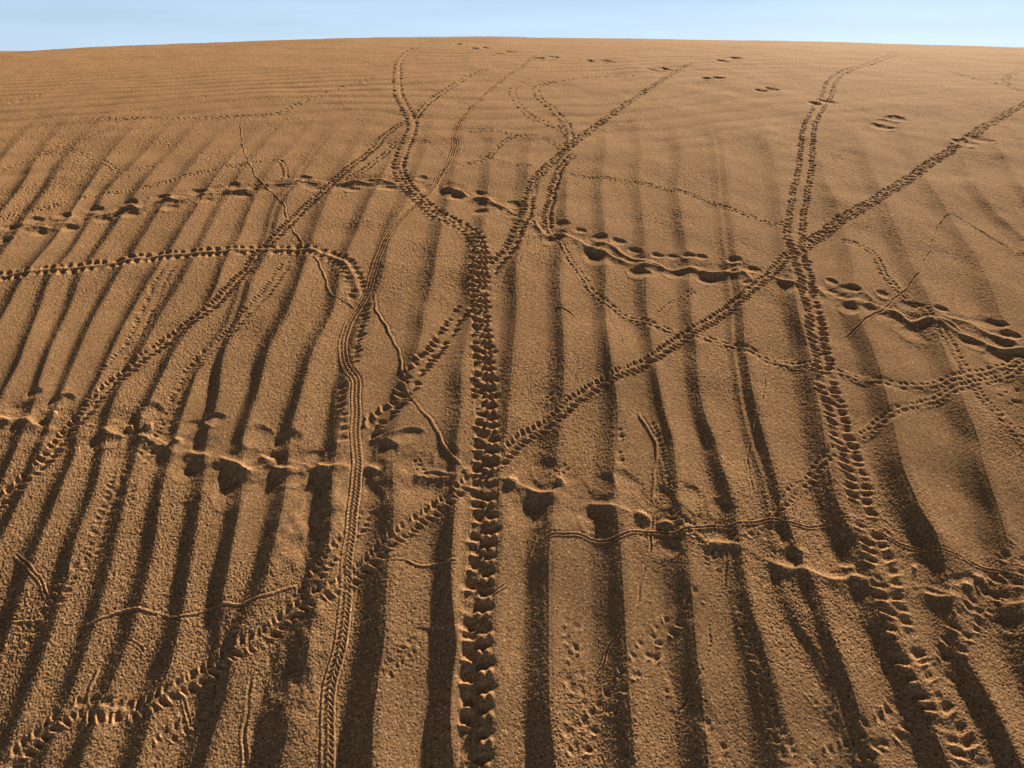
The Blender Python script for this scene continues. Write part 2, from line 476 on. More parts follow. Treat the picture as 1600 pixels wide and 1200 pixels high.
def stamp(px, py, rx, ry, depth, tilt=0.0, rim=0.35, power=2.2, lump=0.0, seed=0, pid=None, wear=0.7, idr=1.0):
    """one print: a hollow rx by ry photo pixels across pressed into the sand"""
    gx, gy = ground(px, py)
    gx, gy = float(gx), float(gy)
    ax, _ = ground(px + rx, py)
    _, ay = ground(px, py - ry)
    hx, hy = abs(float(ax) - gx), abs(float(ay) - gy)
    q = 2.4 * max(hx, hy)
    bl = block(gx - q, gx + q, gy - q, gy + q)
    if bl is None:
        return
    rx_, ry_ = X[bl] - gx, Y[bl] - gy
    ca, sa = math.cos(tilt), math.sin(tilt)
    u = (rx_ * ca + ry_ * sa) / hx
    v = (-rx_ * sa + ry_ * ca) / hy
    r = np.sqrt(u * u + v * v) * (1 + 0.22 * noise(X[bl] * 45, Y[bl] * 45, seed + 30))
    h = -depth * np.clip(0.62 + 0.45 * v + 0.25 * u, 0.1, 1.2) * np.exp(-r ** (2 * power)) + rim * depth * np.exp(-((r - 1.25) / 0.2) ** 2) * (0.4 + 0.8 * noise(X[bl] * 30, Y[bl] * 30, seed + 31))
    if lump:
        h += lump * depth * np.exp(-((u + 0.1) ** 2 + (v + 0.2) ** 2) * 3)
    cm = np.exp(-(r / 1.1) ** 6)
    T[bl] = T[bl] * (1 - 0.5 * cm) + h
    SM[bl] = np.maximum(SM[bl], wear * cm)
    if pid is not None:
        ID[bl] = np.where(r < idr * 1.05, pid, ID[bl])


def crest(P, hgt, w_near, w_far, pid=None, foot=0.0):
    """a sharp crest of pushed-up sand: short steep side towards the path's right, longer on its left"""
    q = max(w_near, w_far) * 2.6
    idx, s, d, Q, L = along(P, q)
    d = d + 0.0016 * np.sin(s * 47 + L * 100)
    ww = np.where(d < 0, w_near, w_far)
    h = 1.0 * hgt * np.exp(-(np.abs(d) / np.where(d < 0, 1.6 * w_near, 0.26 * w_far)) ** 1.3) - 0.5 * foot * np.exp(-((d + 2.6 * w_near) / (1.4 * w_near)) ** 2)
    fd = fade(s, L, min(0.03, L * 0.3), min(0.03, L * 0.3)) * (1 + 0.25 * np.sin(s * 33 + L * 50))
    put(idx, h * fd)
    GM[idx] = np.minimum(GM[idx], 1 - 0.85 * np.exp(-((d - 0.15 * w_far) / (0.3 * w_far)) ** 2) * np.clip(fd, 0, 1))
    if pid is not None:
        m = (np.abs(d) < 0.006) & (fd > 0.1)
        ID[idx[0][m], idx[1][m]] = pid


def swath(P, wid, wear, label, name, cat, lip=0.0038):
    """the worn strip a big trail lies in"""
    idx, s, d, Q, L = along(P, wid * 1.6)
    cm = np.exp(-(d / wid) ** 4)
    SM[idx] = np.maximum(SM[idx], wear * cm)
    xx, yy = X[idx], Y[idx]
    T[idx] += cm * (lip * (0.25 + 0.75 * sstep(-0.9, 0.0, np.sin(s * 19 + 1) + 0.6 * np.sin(s * 43))) * np.exp(-(np.abs(d + 0.006 * np.sin(s * 47) + 0.005 * np.sin(s * 18) + 0.002 * np.sin(s * 110)) / np.where(d < 0, 0.011, 0.0045)) ** 1.3) * (0.75 + 0.5 * np.sin(s * 37)) + 0.0022 * noise(xx * 30, yy * 30, 51) + 0.0009 * noise(xx * 90, yy * 90, 52) - 0.002)
    m = np.abs(d) < wid * (0.92 + 0.14 * np.sin(s * 60) + 0.10 * np.sin(s * 23 + 1))
    a = new_id()
    ID[idx[0][m], idx[1][m]] = a
    thing(name, label, cat, Q[0], [(None, a)])
    return THINGS[-1]


def O2(zx, zy, ox, oy, k):
    return ox + zx / k, oy + zy / k


# --- the two big animal trails that cross the ripples
GT = 'big animal trails over the ripples'
P_N = [(-40, 385), (0, 372), (42, 359), (100, 347), (162, 334), (217, 322), (258, 312), (308, 304), (346, 299), (400, 292), (454, 286), (517, 288), (583, 283), (633, 289), (687, 290), (723, 303), (775, 319), (820, 340), (860, 366), (921, 383), (960, 399), (1000, 410), (1050, 418), (1112, 426), (1160, 426), (1233, 440), (1290, 455), (1330, 470), (1375, 482), (1423, 500), (1467, 503), (1508, 520), (1558, 540), (1600, 548), (1680, 570)]
P_O = [(-40, 650), (0, 655), (40, 657), (80, 668), (150, 670), (213, 682), (270, 695), (331, 712), (388, 730), (442, 730), (500, 728), (571, 730), (630, 738), (687, 742), (746, 748), (790, 757), (850, 768), (917, 785), (965, 794), (1017, 812), (1054, 818), (1104, 842), (1146, 852), (1200, 872), (1242, 886), (1275, 896), (1317, 902), (1371, 914), (1437, 922), (1498, 934), (1558, 940), (1600, 946), (1680, 955)]
tn = swath(P_N, 0.045, 0.15, '', 'animal_trail', 'trail', 0.0052)
to = swath(P_O, 0.058, 0.20, '', 'animal_trail', 'trail')
tn['label'] = 'upper of two big animal trails, wavy chain of scuffed prints and sharp sand crests'
to['label'] = 'lower of two big animal trails, broad band of round hollows across the dark ripples'
tn['group'] = to['group'] = GT


def foot(t, px, py, rx, ry, depth, tilt=0.0, **kw):
    i = new_id()
    stamp(px, py, rx, ry, depth, tilt, pid=i, seed=i % 13, **kw)
    t['parts'].append(('footprint', i))


def ridge(t, P, hgt=0.010, wn=0.008, wf=0.018, foot_=0.004):
    i = new_id()
    crest(P, hgt, wn, wf, i, foot_)
    t['parts'].append(('sand_crest', i))


for q in [(17, 356, 12, 5), (54, 346, 12, 5), (98, 337, 11, 5), (148, 327, 11, 5), (200, 317, 12, 5), (250, 310, 13, 5), (304, 300, 13, 5), (362, 290, 10, 5),
          (8, 378, 9, 5), (60, 365, 10, 5), (108, 357, 11, 5), (160, 343, 11, 5), (204, 336, 12, 5), (265, 325, 12, 5), (321, 313, 11, 5), (381, 304, 10, 4),
          (475, 279, 12, 4), (500, 296, 12, 4), (550, 295, 12, 4), (604, 294, 12, 4), (658, 279, 9, 4), (712, 309, 10, 4), (748, 302, 10, 5), (750, 331, 12, 5), (804, 319, 12, 6),
          (875, 351, 15, 6), (908, 360, 9, 4), (937, 371, 12, 6), (967, 377, 10, 5), (990, 390, 10, 5), (1027, 398, 8, 4), (1050, 399, 9, 4), (1077, 400, 9, 4), (1095, 402, 8, 4), (1146, 407, 9, 5), (1177, 421, 10, 5),
          (862, 376, 10, 7), (925, 402, 12, 11), (1000, 427, 14, 8), (1054, 427, 14, 6), (1104, 436, 12, 6), (1171, 443, 11, 5)]:
    foot(tn, q[0], q[1], q[2] * 1.05, q[3] * 0.95, 0.0065, tilt=0.2, wear=0.3, rim=0.2)
for q in [(1300, 440, 9, 6), (1298, 455, 10, 5), (1329, 453, 16, 6), (1379, 461, 10, 5), (1421, 478, 18, 9), (1469, 485, 10, 5), (1541, 504, 26, 9), (1325, 484, 14, 9), (1425, 522, 18, 12), (1562, 561, 18, 11), (1518, 535, 16, 8), (1575, 525, 16, 6), (1590, 556, 14, 7)]:
    foot(tn, *q, 0.0068, tilt=-0.25, wear=0.4, rim=0.25)
for P in [[(-20, 374), (0, 371), (42, 358), (62, 354), (83, 357), (100, 347)], [(96, 349), (121, 349), (142, 340), (162, 335), (183, 331), (200, 323), (217, 326), (242, 319)],
          [(238, 321), (258, 311), (283, 313), (308, 306), (329, 302), (346, 300)], [(346, 301), (380, 297), (400, 293)], [(405, 290), (425, 287), (454, 285), (483, 281), (517, 287)], [(517, 289), (546, 286), (583, 279), (608, 284), (633, 288)],
          [(687, 290), (708, 297), (723, 302), (733, 308)], [(733, 309), (754, 309), (775, 318), (796, 326)], [(796, 335), (817, 344), (835, 345)], [(850, 364), (867, 365), (879, 367), (908, 377), (925, 386)]]:
    ridge(tn, P, 0.0066, 0.008, 0.020, 0.001)
for P in [[(917, 388), (942, 392), (967, 404), (992, 412), (1025, 414), (1050, 420)], [(1040, 421), (1071, 419), (1092, 422), (1112, 427), (1142, 421), (1160, 417)], [(925, 374), (954, 383), (975, 396), (1002, 405), (1029, 411)],
          [(1156, 420), (1171, 432), (1182, 436)], [(1317, 473), (1337, 471), (1358, 477), (1377, 484)], [(1376, 483), (1400, 488), (1412, 496), (1423, 503), (1446, 498), (1467, 504), (1487, 516), (1508, 525), (1533, 531), (1558, 543), (1579, 547), (1620, 550)],
          [(1348, 456), (1367, 471), (1380, 476)], [(1467, 494), (1487, 499), (1517, 504), (1533, 514), (1554, 523), (1575, 533), (1600, 541)], [(1262, 446), (1280, 452), (1296, 466)]]:
    ridge(tn, P, 0.0050, 0.008, 0.020, 0.001)

for q in [(51, 617, 12, 9), (20, 640, 12, 7), (81, 633, 14, 11), (98, 627, 14, 10), (236, 643, 15, 11), (297, 664, 15, 9), (337, 655, 14, 9), (402, 682, 17, 15), (447, 691, 20, 13), (430, 715, 14, 8), (490, 712, 16, 9),
          (636, 682, 22, 10), (607, 706, 14, 14), (699, 713, 17, 12), (580, 772, 16, 18), (668, 762, 18, 20), (854, 734, 18, 20), (942, 756, 18, 18), (983, 757, 17, 18), (1037, 774, 14, 16), (1078, 776, 17, 17), (1131, 796, 20, 18),
          (824, 806, 24, 22), (929, 806, 22, 18), (1212, 836, 20, 17), (1325, 853, 32, 20), (1237, 874, 20, 12), (1304, 897, 9, 7), (1380, 840, 18, 12),
          (1452, 884, 28, 20), (1500, 905, 20, 9), (308, 748, 26, 22), (362, 768, 24, 22), (290, 738, 16, 12), (450, 752, 20, 10), (172, 690, 14, 9), (138, 638, 14, 8), (1580, 975, 22, 16), (1040, 860, 18, 12)]:
    foot(to, *q, 0.0056, tilt=0.35, wear=0.25, rim=0.25)
for P in [[(20, 661), (34, 655), (46, 658), (52, 666), (70, 668)], [(-10, 652), (10, 656), (24, 662)], [(72, 652), (82, 648), (90, 644)], [(155, 668), (165, 671), (172, 676), (189, 681), (197, 682)], [(210, 683), (222, 680), (234, 685), (243, 692), (262, 696)],
          [(292, 699), (302, 707), (320, 710), (333, 713)], [(330, 712), (351, 718), (371, 725), (388, 735), (410, 738)], [(405, 710), (416, 719), (432, 715)], [(421, 727), (435, 732), (452, 734), (468, 732)], [(492, 722), (503, 731), (518, 733)],
          [(568, 727), (580, 730), (594, 739)], [(645, 740), (660, 745), (688, 744)], [(720, 738), (735, 734), (748, 735)], [(790, 747), (800, 752), (812, 753)], [(822, 765), (835, 769), (855, 771), (876, 773)], [(868, 754), (880, 749)],
          [(915, 786), (930, 788), (948, 790), (967, 797)], [(990, 800), (1004, 804), (1018, 815)], [(1024, 818), (1040, 816), (1056, 823)], [(1100, 846), (1112, 850), (1125, 844), (1148, 856)], [(1192, 868), (1203, 877), (1217, 884), (1242, 888), (1257, 890), (1275, 898), (1296, 906), (1317, 906), (1337, 900), (1358, 908), (1373, 917)],
          [(1306, 880), (1325, 888), (1340, 886)], [(1433, 917), (1445, 923), (1462, 929), (1480, 933), (1500, 935)], [(1500, 909), (1515, 913), (1527, 916)], [(1519, 896), (1530, 899), (1542, 898)], [(1553, 936), (1565, 941), (1582, 944), (1620, 946)],
          [(1245, 860), (1258, 864)], [(1425, 880), (1436, 884)], [(270, 684), (285, 690)], [(196, 668), (208, 663)], [(225, 665), (240, 661)]]:
    ridge(to, P, 0.0076, 0.008, 0.018, 0.002)

# --- faint small tracks first, so that the bold ones cut through them
GD = 'fine dotted insect tracks'
dot = dict(gap=0.0065, lw=0.0034, ls=0.0030, pitch=0.0105, depth=0.0026, skew=0.5, rim=0.5, split=False, name='insect_track', group=GD, cover=0.2)
beetle([(-30, 347), (0, 340), (42, 333), (83, 321), (125, 310), (167, 302), (217, 296), (250, 287), (292, 275), (333, 265), (375, 258), (410, 253), (433, 252), (444, 262), (446, 272), (440, 284)], "fine dotted insect track just above the upper big trail, hooking down at its right end", **{**dot, 'depth': 0.0030, 'gap': 0.008, 'lw': 0.004, 'ls': 0.0036})
beetle([(111, 186), (169, 186), (236, 184), (304, 184), (371, 182), (429, 179), (466, 162), (537, 135), (600, 118)], 'nearly level dotted insect track high on the upper left of the dune', **{**dot, 'depth': 0.0036, 'gap': 0.011, 'lw': 0.0055, 'ls': 0.005, 'pitch': 0.022})
beetle([(-20, 275), (0, 267), (51, 246), (94, 229), (142, 213), (182, 189), (220, 165)], 'faint dotted insect track rising from the left edge towards the level dotted one', **{**dot, 'depth': 0.0018, 'gap': 0.008, 'lw': 0.004, 'ls': 0.004})
beetle([(81, 223), (135, 243), (160, 254), (186, 267), (215, 266), (236, 260), (262, 250)], 'faint dotted insect track dipping right across the faded left ripple tops', **{**dot, 'depth': 0.0018, 'gap': 0.008, 'lw': 0.004, 'ls': 0.004})
beetle([(-20, 172), (0, 165), (67, 145), (135, 118), (200, 100)], 'faintest dotted insect track on the far left shoulder of the dune', **{**dot, 'depth': 0.0020, 'gap': 0.012, 'lw': 0.006, 'ls': 0.005, 'pitch': 0.024})
beetle([(719, 206), (766, 206), (810, 211), (844, 214), (867, 224), (880, 240)], "dotted insect track running level from the combed track right to the pitted junction", **{**dot, 'depth': 0.0028, 'gap': 0.008, 'lw': 0.0045, 'ls': 0.004})
beetle([(712, 262), (743, 253), (763, 246), (780, 226), (800, 215), (825, 209)], 'short dotted insect track curling up to the right beside the combed track', **{**dot, 'depth': 0.0034, 'gap': 0.007, 'lw': 0.005, 'ls': 0.004})
beetle([(719, 233), (763, 248), (810, 258), (840, 262)], 'short faint dotted insect track sloping down below the curling one', **{**dot, 'depth': 0.0024})
beetle([(645, 212), (662, 220), (692, 240), (706, 250)], 'very short dotted insect track between the two-strand track and the combed track', **{**dot, 'depth': 0.0026})
beetle([(875, 271), (933, 277), (992, 285), (1054, 298), (1092, 308), (1133, 325), (1196, 346), (1232, 352)], "fine dotted insect track slanting down right over pale ripple tops to big two-strand track", **{**dot, 'depth': 0.0024, 'gap': 0.007, 'lw': 0.0045, 'ls': 0.0038})
beetle([(837, 135), (868, 128), (928, 121), (1002, 118)], 'faint dotted insect track running right below the skyline pairs of footprints', **{**dot, 'depth': 0.004, 'gap': 0.010, 'lw': 0.006, 'ls': 0.006, 'pitch': 0.02})
beetle([(1482, 111), (1532, 125), (1570, 132)], 'faint dotted insect track near the right edge under the skyline', **{**dot, 'depth': 0.004, 'gap': 0.010, 'lw': 0.006, 'ls': 0.005, 'pitch': 0.02})
beetle([(1597, 108), (1575, 120), (1572, 128), (1586, 138), (1610, 146)], 'small hairpin insect track on the right edge above the fine diagonal beetle track', **{**dot, 'depth': 0.004, 'gap': 0.010, 'lw': 0.006, 'ls': 0.005, 'pitch': 0.02})
beetle([(273, 407), (250, 440), (233, 478), (219, 508), (202, 542), (172, 575), (148, 599)], 'two-lane dotted insect track down one left ripple, ending at the thick chevron track', **{**dot, 'gap': 0.012, 'lw': 0.0055, 'ls': 0.0035, 'pitch': 0.009, 'depth': 0.0018})
beetle([(449, 400), (429, 440), (398, 474), (371, 505), (337, 538), (310, 562), (290, 592), (273, 629), (256, 670), (229, 704), (205, 740), (193, 780), (194, 812)], 'dotted insect track leaving the level beetle track and winding down the left ripples', **{**dot, 'gap': 0.010, 'lw': 0.0060, 'ls': 0.0038, 'pitch': 0.0105, 'depth': 0.0022})
beetle([(185, 720), (183, 746), (167, 792), (154, 837), (146, 867), (112, 896), (92, 933), (58, 975), (33, 1000), (4, 1025), (-20, 1040)], 'blurred insect track of small pits stepping down ripples to the lower left edge', **{**dot, 'gap': 0.0075, 'lw': 0.0055, 'ls': 0.0038, 'pitch': 0.012, 'depth': 0.0024})
beetle([(1304, 375), (1337, 381), (1362, 394), (1375, 412), (1383, 429), (1400, 450), (1425, 471), (1446, 487), (1462, 508), (1483, 533), (1500, 567), (1517, 596), (1533, 617), (1554, 642), (1575, 662), (1600, 687), (1640, 715)], "dotted insect track running steeply down right through the upper big trail to the right edge", **{**dot, 'depth': 0.0026, 'gap': 0.007, 'lw': 0.0045, 'ls': 0.0036})
beetle([(854, 342), (862, 365), (871, 375), (887, 400), (908, 429), (929, 458), (954, 479), (979, 494), (1017, 506), (1042, 517), (1067, 521), (1108, 529), (1146, 540), (1187, 554), (1200, 562), (1229, 567), (1262, 571), (1308, 579), (1346, 590), (1371, 596), (1400, 604), (1433, 604), (1467, 598), (1500, 590), (1533, 581), (1570, 570), (1620, 552)],
       "long sagging insect track of paired dashes from the upper big trail to the right edge", **{**dot, 'depth': 0.0027, 'gap': 0.0068, 'lw': 0.0036, 'ls': 0.0048, 'pitch': 0.015, 'mid': 0.0007, 'jit': 0.4, 'skew': 0.25})
beetle([(1640, 560), (1600, 571), (1575, 587), (1533, 596), (1500, 608), (1467, 621), (1433, 631), (1396, 646), (1367, 662), (1337, 683), (1308, 704), (1283, 721), (1267, 742), (1246, 762), (1221, 787), (1200, 812), (1175, 829), (1146, 846), (1125, 856)],
       "insect track of small V dashes from right edge down left to lower big trail", **{**dot, 'depth': 0.0027, 'gap': 0.0058, 'lw': 0.0038, 'ls': 0.0042, 'pitch': 0.013, 'mid': 0.0007, 'jit': 0.4})
beetle([(1610, 600), (1590, 618), (1560, 610), (1545, 600)], 'tangled knot of small dashes at the right edge where two insect tracks cross', **{**dot, 'depth': 0.0030, 'gap': 0.011, 'lw': 0.005, 'ls': 0.004, 'pitch': 0.014, 'jit': 0.6})
beetle([(1050, 783), (1053, 798), (1062, 812), (1080, 826), (1096, 840), (1106, 860), (1110, 880), (1120, 905)], "curling insect track of close dashes beside a round hollow of the lower big trail", **{**dot, 'depth': 0.004, 'gap': 0.0065, 'lw': 0.0045, 'ls': 0.003, 'pitch': 0.008})
beetle([(1154, 925), (1160, 955), (1175, 1000), (1187, 1046), (1196, 1090), (1200, 1112), (1217, 1150), (1237, 1192), (1250, 1230)], 'dotted insect track following the edge of a dark ripple down to the bottom edge', **{**dot, 'depth': 0.0020, 'gap': 0.006, 'lw': 0.0040, 'ls': 0.0035, 'pitch': 0.0095})
beetle([(1108, 917), (1083, 942), (1058, 967), (1033, 987), (1012, 1008), (992, 1037), (967, 1071), (950, 1095), (930, 1120), (915, 1150), (900, 1187), (890, 1220)], 'row of separate three-toed prints stepping diagonally down left across three ripples', **{**dot, 'name': 'bird_track', 'depth': 0.0030, 'gap': 0.0085, 'lw': 0.0042, 'ls': 0.0040, 'pitch': 0.020, 'rim': 0.8, 'jit': 0.5})
beetle([(1017, 920), (1015, 954), (1020, 1000), (1025, 1033), (1037, 1071), (1050, 1108), (1055, 1130)], 'single file of small prints going straight down one ripple beside the three-toed prints', **{**dot, 'rows': 1, 'gap': 0.003, 'name': 'bird_track', 'depth': 0.0034, 'lw': 0.0045, 'ls': 0.0045, 'pitch': 0.036, 'rim': 0.9, 'jit': 0.5})
beetle([(1090, 1085), (1096, 1108), (1121, 1146), (1142, 1183), (1155, 1215)], 'short file of small prints at the bottom edge right of the three-toed prints', **{**dot, 'rows': 1, 'gap': 0.003, 'name': 'bird_track', 'depth': 0.0034, 'lw': 0.0048, 'ls': 0.0045, 'pitch': 0.038, 'rim': 0.9, 'jit': 0.5})
beetle([(895, 945), (893, 990), (897, 1020), (900, 1060), (905, 1100), (893, 1150), (890, 1200)], 'smudged trail of small scuffs down the broad pale ripple right of the ladder track', **{**dot, 'name': 'scuffed_trail', 'cat': 'trail', 'depth': 0.0020, 'gap': 0.007, 'lw': 0.004, 'ls': 0.006, 'pitch': 0.020, 'rim': 0.9, 'jit': 0.8})
beetle([(835, 642), (850, 630), (866, 615), (880, 600)], 'very short dotted insect track above the long diagonal track in the middle', **dot)
beetle([(1021, 500), (1050, 475), (1092, 450)], 'short fine dotted track rising right under the upper big trail', **{**dot, 'depth': 0.002})
beetle([(690, 770), (665, 745), (650, 720), (672, 705)], 'tiny dotted loop on the lower big trail beside the thin raised worm trail', **{**dot, 'depth': 0.0028, 'gap': 0.005})
beetle([(850, 760), (866, 745), (884, 730), (900, 722)], 'short comb of fine dashes climbing out of a round hollow on the lower big trail', **{**dot, 'depth': 0.0030, 'gap': 0.005, 'pitch': 0.007})
beetle([(580, 1085), (600, 1062), (625, 1030), (650, 1000), (662, 975)], 'faint dotted insect track on the broad ripple between the combed track and the ladder track', **{**dot, 'depth': 0.0026})
beetle([(1600, 845), (1590, 862), (1575, 905), (1545, 930), (1525, 950), (1512, 967), (1500, 992), (1485, 1030), (1465, 1065)], "rough track of scattered pits from lower right edge down to the big two-strand track", gap=0.010, lw=0.0065, ls=0.0055, pitch=0.018, depth=0.0042, rim=0.8, jit=0.6, split=False, name='animal_track', cat='track')
beetle([(1425, 1100), (1400, 1122), (1375, 1145), (1345, 1165), (1321, 1183), (1290, 1200), (1270, 1225)], 'short bold track of deep pits at the bottom edge left of the big two-strand track', gap=0.0125, lw=0.0062, ls=0.0048, pitch=0.019, depth=0.0038, rim=0.8, jit=0.45, split=False, name='animal_track', cat='track')

beetle([(333, 1088), (308, 1117), (283, 1138), (258, 1154), (240, 1180), (225, 1205)], 'faint insect track of small pits dropping left below the diagonal chevron chain at lower left', **{**dot, 'depth': 0.0030, 'gap': 0.007, 'lw': 0.0045})
beetle([(579, 783), (558, 821), (522, 868), (496, 900), (470, 932), (440, 968)], 'faint pitted insect track slipping under the combed track just below the lower big trail', **{**dot, 'depth': 0.0034, 'gap': 0.009, 'lw': 0.005, 'ls': 0.004, 'pitch': 0.012})
beetle([(967, 632), (968, 662), (970, 692), (974, 722), (982, 748)], 'single file of tiny three-toed prints just left of the bending raised trail', **{**dot, 'rows': 1, 'gap': 0.003, 'name': 'bird_track', 'depth': 0.0034, 'lw': 0.0048, 'ls': 0.004, 'pitch': 0.034, 'rim': 0.9, 'jit': 0.5})
beetle([(1255, 1060), (1262, 1071), (1283, 1096), (1300, 1121), (1308, 1142)], 'faint dotted insect track slanting down right beside the big two-strand track near the bottom', **{**dot, 'depth': 0.0024})
beetle([(622, 220), (600, 240), (583, 254), (567, 267), (546, 279), (530, 292)], 'faint dotted insect track just below the upper end of the thick chevron track', **{**dot, 'depth': 0.0034, 'gap': 0.008, 'lw': 0.0045, 'ls': 0.004})
thread([(275, 1078), (283, 1092), (290, 1110), (298, 1142)], 'short double line hanging straight down from the diagonal chevron chain at lower left', 0.0030, 0.0034, 'double', group='thin insect trails')
thread([(180, 998), (200, 1003), (217, 1008), (227, 1025)], 'short double line bent downwards on a left ripple under the long level raised line', 0.0030, 0.0034, 'double', group='thin insect trails')

# rough, trampled sand left of the combed track
i = new_id()
idx, s, d, Q, L = along([(555, 740), (500, 800), (470, 850), (480, 920), (455, 1000), (450, 1080), (430, 1160), (420, 1220)], 0.075)
cm = np.exp(-(d / 0.055) ** 4) * fade(s, L, 0.1, 0.1)
xx, yy = X[idx], Y[idx]
T[idx] += cm * (0.0034 * noise(xx / 0.018, yy / 0.026, 61) + 0.0014 * noise(xx / 0.009, yy / 0.013, 62))

GL = 'thin insect trails'
thread([(1116, 175), (1104, 195), (1096, 222), (1092, 240), (1084, 258), (1075, 271), (1067, 292), (1066, 300)], 'hair-thin dark line curving down over the pale upper ripples', 0.0020, 0.0022, 'groove', group=GL)
thread([(1321, 527), (1346, 506), (1375, 487), (1404, 462), (1429, 437), (1446, 408), (1458, 375), (1471, 345), (1480, 337), (1490, 337), (1517, 350), (1546, 369), (1571, 381), (1587, 396), (1612, 392)], "thin line bent into a sharp peak between the upper big trail and right edge", 0.0028, 0.0043, 'groove', group=GL)
thread([(1207, 562), (1195, 596), (1188, 636), (1178, 670), (1171, 704), (1170, 737), (1176, 765), (1178, 785)], 'thin dark groove dropping from the sagging insect track to the lower big trail', 0.0026, 0.0032, 'groove', group=GL)
thread([(1234, 455), (1237, 494), (1240, 520), (1236, 540), (1229, 555)], 'short double line beside the big two-strand track just under the upper big trail', 0.0020, 0.0022, 'double', group=GL)
thread([(996, 640), (1008, 658), (1018, 674), (1026, 704), (1024, 737), (1018, 775), (1016, 790)], 'raised thin trail bending down along a dark ripple into the lower big trail', 0.0034, 0.0040, 'ridge', group=GL)
beetle([(1008, 645), (1022, 662), (1033, 687), (1040, 734), (1048, 770), (1051, 785)], 'beaded thin line running beside the bending raised trail', **{**dot, 'rows': 1, 'gap': 0.002, 'pitch': 0.007, 'lw': 0.004, 'ls': 0.0026, 'depth': 0.0026})
thread([(1139, 852), (1136, 875), (1133, 900), (1121, 946), (1110, 983), (1106, 1017), (1096, 1045), (1087, 1067), (1067, 1104), (1050, 1125)], 'dark thin groove hanging from the lower big trail, sliding down left over a ripple', 0.0030, 0.0036, 'groove', beads=0.3, group=GL)
thread([(1024, 800), (1017, 830), (1012, 867), (1004, 908), (998, 930), (992, 950)], 'thin groove straight down a ripple from the lower big trail beneath the double line', 0.0028, 0.0034, 'groove', group=GL)
thread([(975, 975), (960, 996), (946, 1017), (935, 1045), (925, 1067), (912, 1105)], 'short dark scratch crossing a dark ripple band left of the three-toed prints', 0.0028, 0.0034, 'double', group=GL)
thread([(846, 847), (862, 840), (904, 837), (946, 845), (975, 837), (1008, 832), (1050, 831), (1092, 825), (1133, 822), (1175, 815), (1196, 813), (1215, 811), (1233, 819), (1283, 818), (1325, 812), (1342, 821), (1367, 823), (1392, 837), (1408, 848), (1450, 857), (1483, 862), (1517, 875), (1554, 890), (1600, 905), (1650, 922)],
       'long crisp double line winding right across the ripples just above the lower big trail', 0.0032, 0.0036, 'double', group=GL)
thread([(862, 478), (873, 480), (884, 484), (893, 490), (902, 497)], 'very short raised squiggle alone on a mid ripple', 0.0030, 0.0038, 'ridge', group=GL)
thread([(935, 465), (946, 479), (952, 493), (958, 508), (971, 533), (976, 545)], 'hair-thin line forking down from the sagging insect track', 0.0018, 0.0020, 'groove', group=GL)
thread([(834, 345), (826, 370), (818, 395), (806, 420)], 'hair-thin dark line dropping from the upper big trail beside the smudged pit track', 0.0018, 0.0022, 'groove', group=GL)
thread([(376, 190), (377, 205), (381, 233), (390, 255), (402, 277), (422, 297), (442, 317), (452, 348), (466, 368), (479, 392), (500, 412), (510, 442), (521, 462), (535, 470), (548, 475), (556, 482)], "thin wavy raised trail wandering down the left dune, crossing the upper big trail", 0.0026, 0.0030, 'ridge', group=GL)
thread([(583, 458), (592, 492), (608, 517), (621, 546), (631, 583), (633, 612), (646, 625), (667, 650), (687, 679), (700, 702), (712, 720), (722, 732)], "raised worm trail wandering from the combed track down right to the lower big trail", 0.0034, 0.0038, 'ridge', name='worm_trail', group=GL)
thread([(594, 886), (608, 878), (625, 873), (650, 879), (675, 881), (700, 879), (722, 877)], 'thin arched line between the combed track and the ladder track', 0.0026, 0.0030, 'ridge', group=GL)
thread([(735, 952), (760, 935), (780, 920), (800, 900), (815, 888)], 'short thin double scratch touching the ladder track on its right', 0.0028, 0.0032, 'double', group=GL)
thread([(815, 888), (826, 870), (834, 850), (840, 835)], 'thin raised squiggle on the dark ripple edge right of the ladder track', 0.0022, 0.0028, 'ridge', group=GL)
thread([(22, 862), (46, 883), (58, 904), (71, 929), (76, 940)], 'short double line slanting down right near the lower left edge', 0.0032, 0.0034, 'double', group=GL)
thread([(4, 975), (22, 970), (42, 969), (62, 967), (85, 960)], 'short thin line lying level at the lower left edge', 0.0024, 0.0030, 'ridge', group=GL)
thread([(122, 978), (140, 972), (158, 967), (172, 960), (187, 954), (225, 954), (258, 958), (285, 961), (308, 959), (325, 949), (358, 944), (400, 935), (425, 928), (450, 921), (470, 912)], 'long thin raised line running level over five left ripples above the diagonal chevron track', 0.0028, 0.0034, 'ridge', group=GL)
thread([(306, 988), (320, 977), (335, 966), (350, 955)], 'short thin line rising right beneath the long level raised line', 0.0024, 0.0030, 'ridge', group=GL)
thread([(188, 876), (181, 898), (173, 918)], 'tiny straight thin line upright on a left ripple', 0.0024, 0.0028, 'ridge', group=GL)
thread([(215, 1085), (236, 1068), (252, 1052), (264, 1040)], 'short groove rising right just above the diagonal chevron track', 0.0030, 0.0034, 'groove', beads=0.3, group=GL)
thread([(160, 1030), (150, 1050), (142, 1067), (136, 1085), (132, 1100), (140, 1106), (137, 1120), (131, 1134)], 'thin line dropping to a small hook on the diagonal chevron track at lower left', 0.0028, 0.0036, 'ridge', group=GL)
thread([(122, 1150), (135, 1142), (150, 1131), (168, 1119)], 'short beaded groove below the small hook at lower left', 0.0030, 0.0036, 'groove', beads=0.3, group=GL)
thread([(398, 893), (410, 884), (421, 875), (432, 862)], 'tiny thin scratch on a ripple edge left of the combed track', 0.0024, 0.0030, 'groove', group=GL)
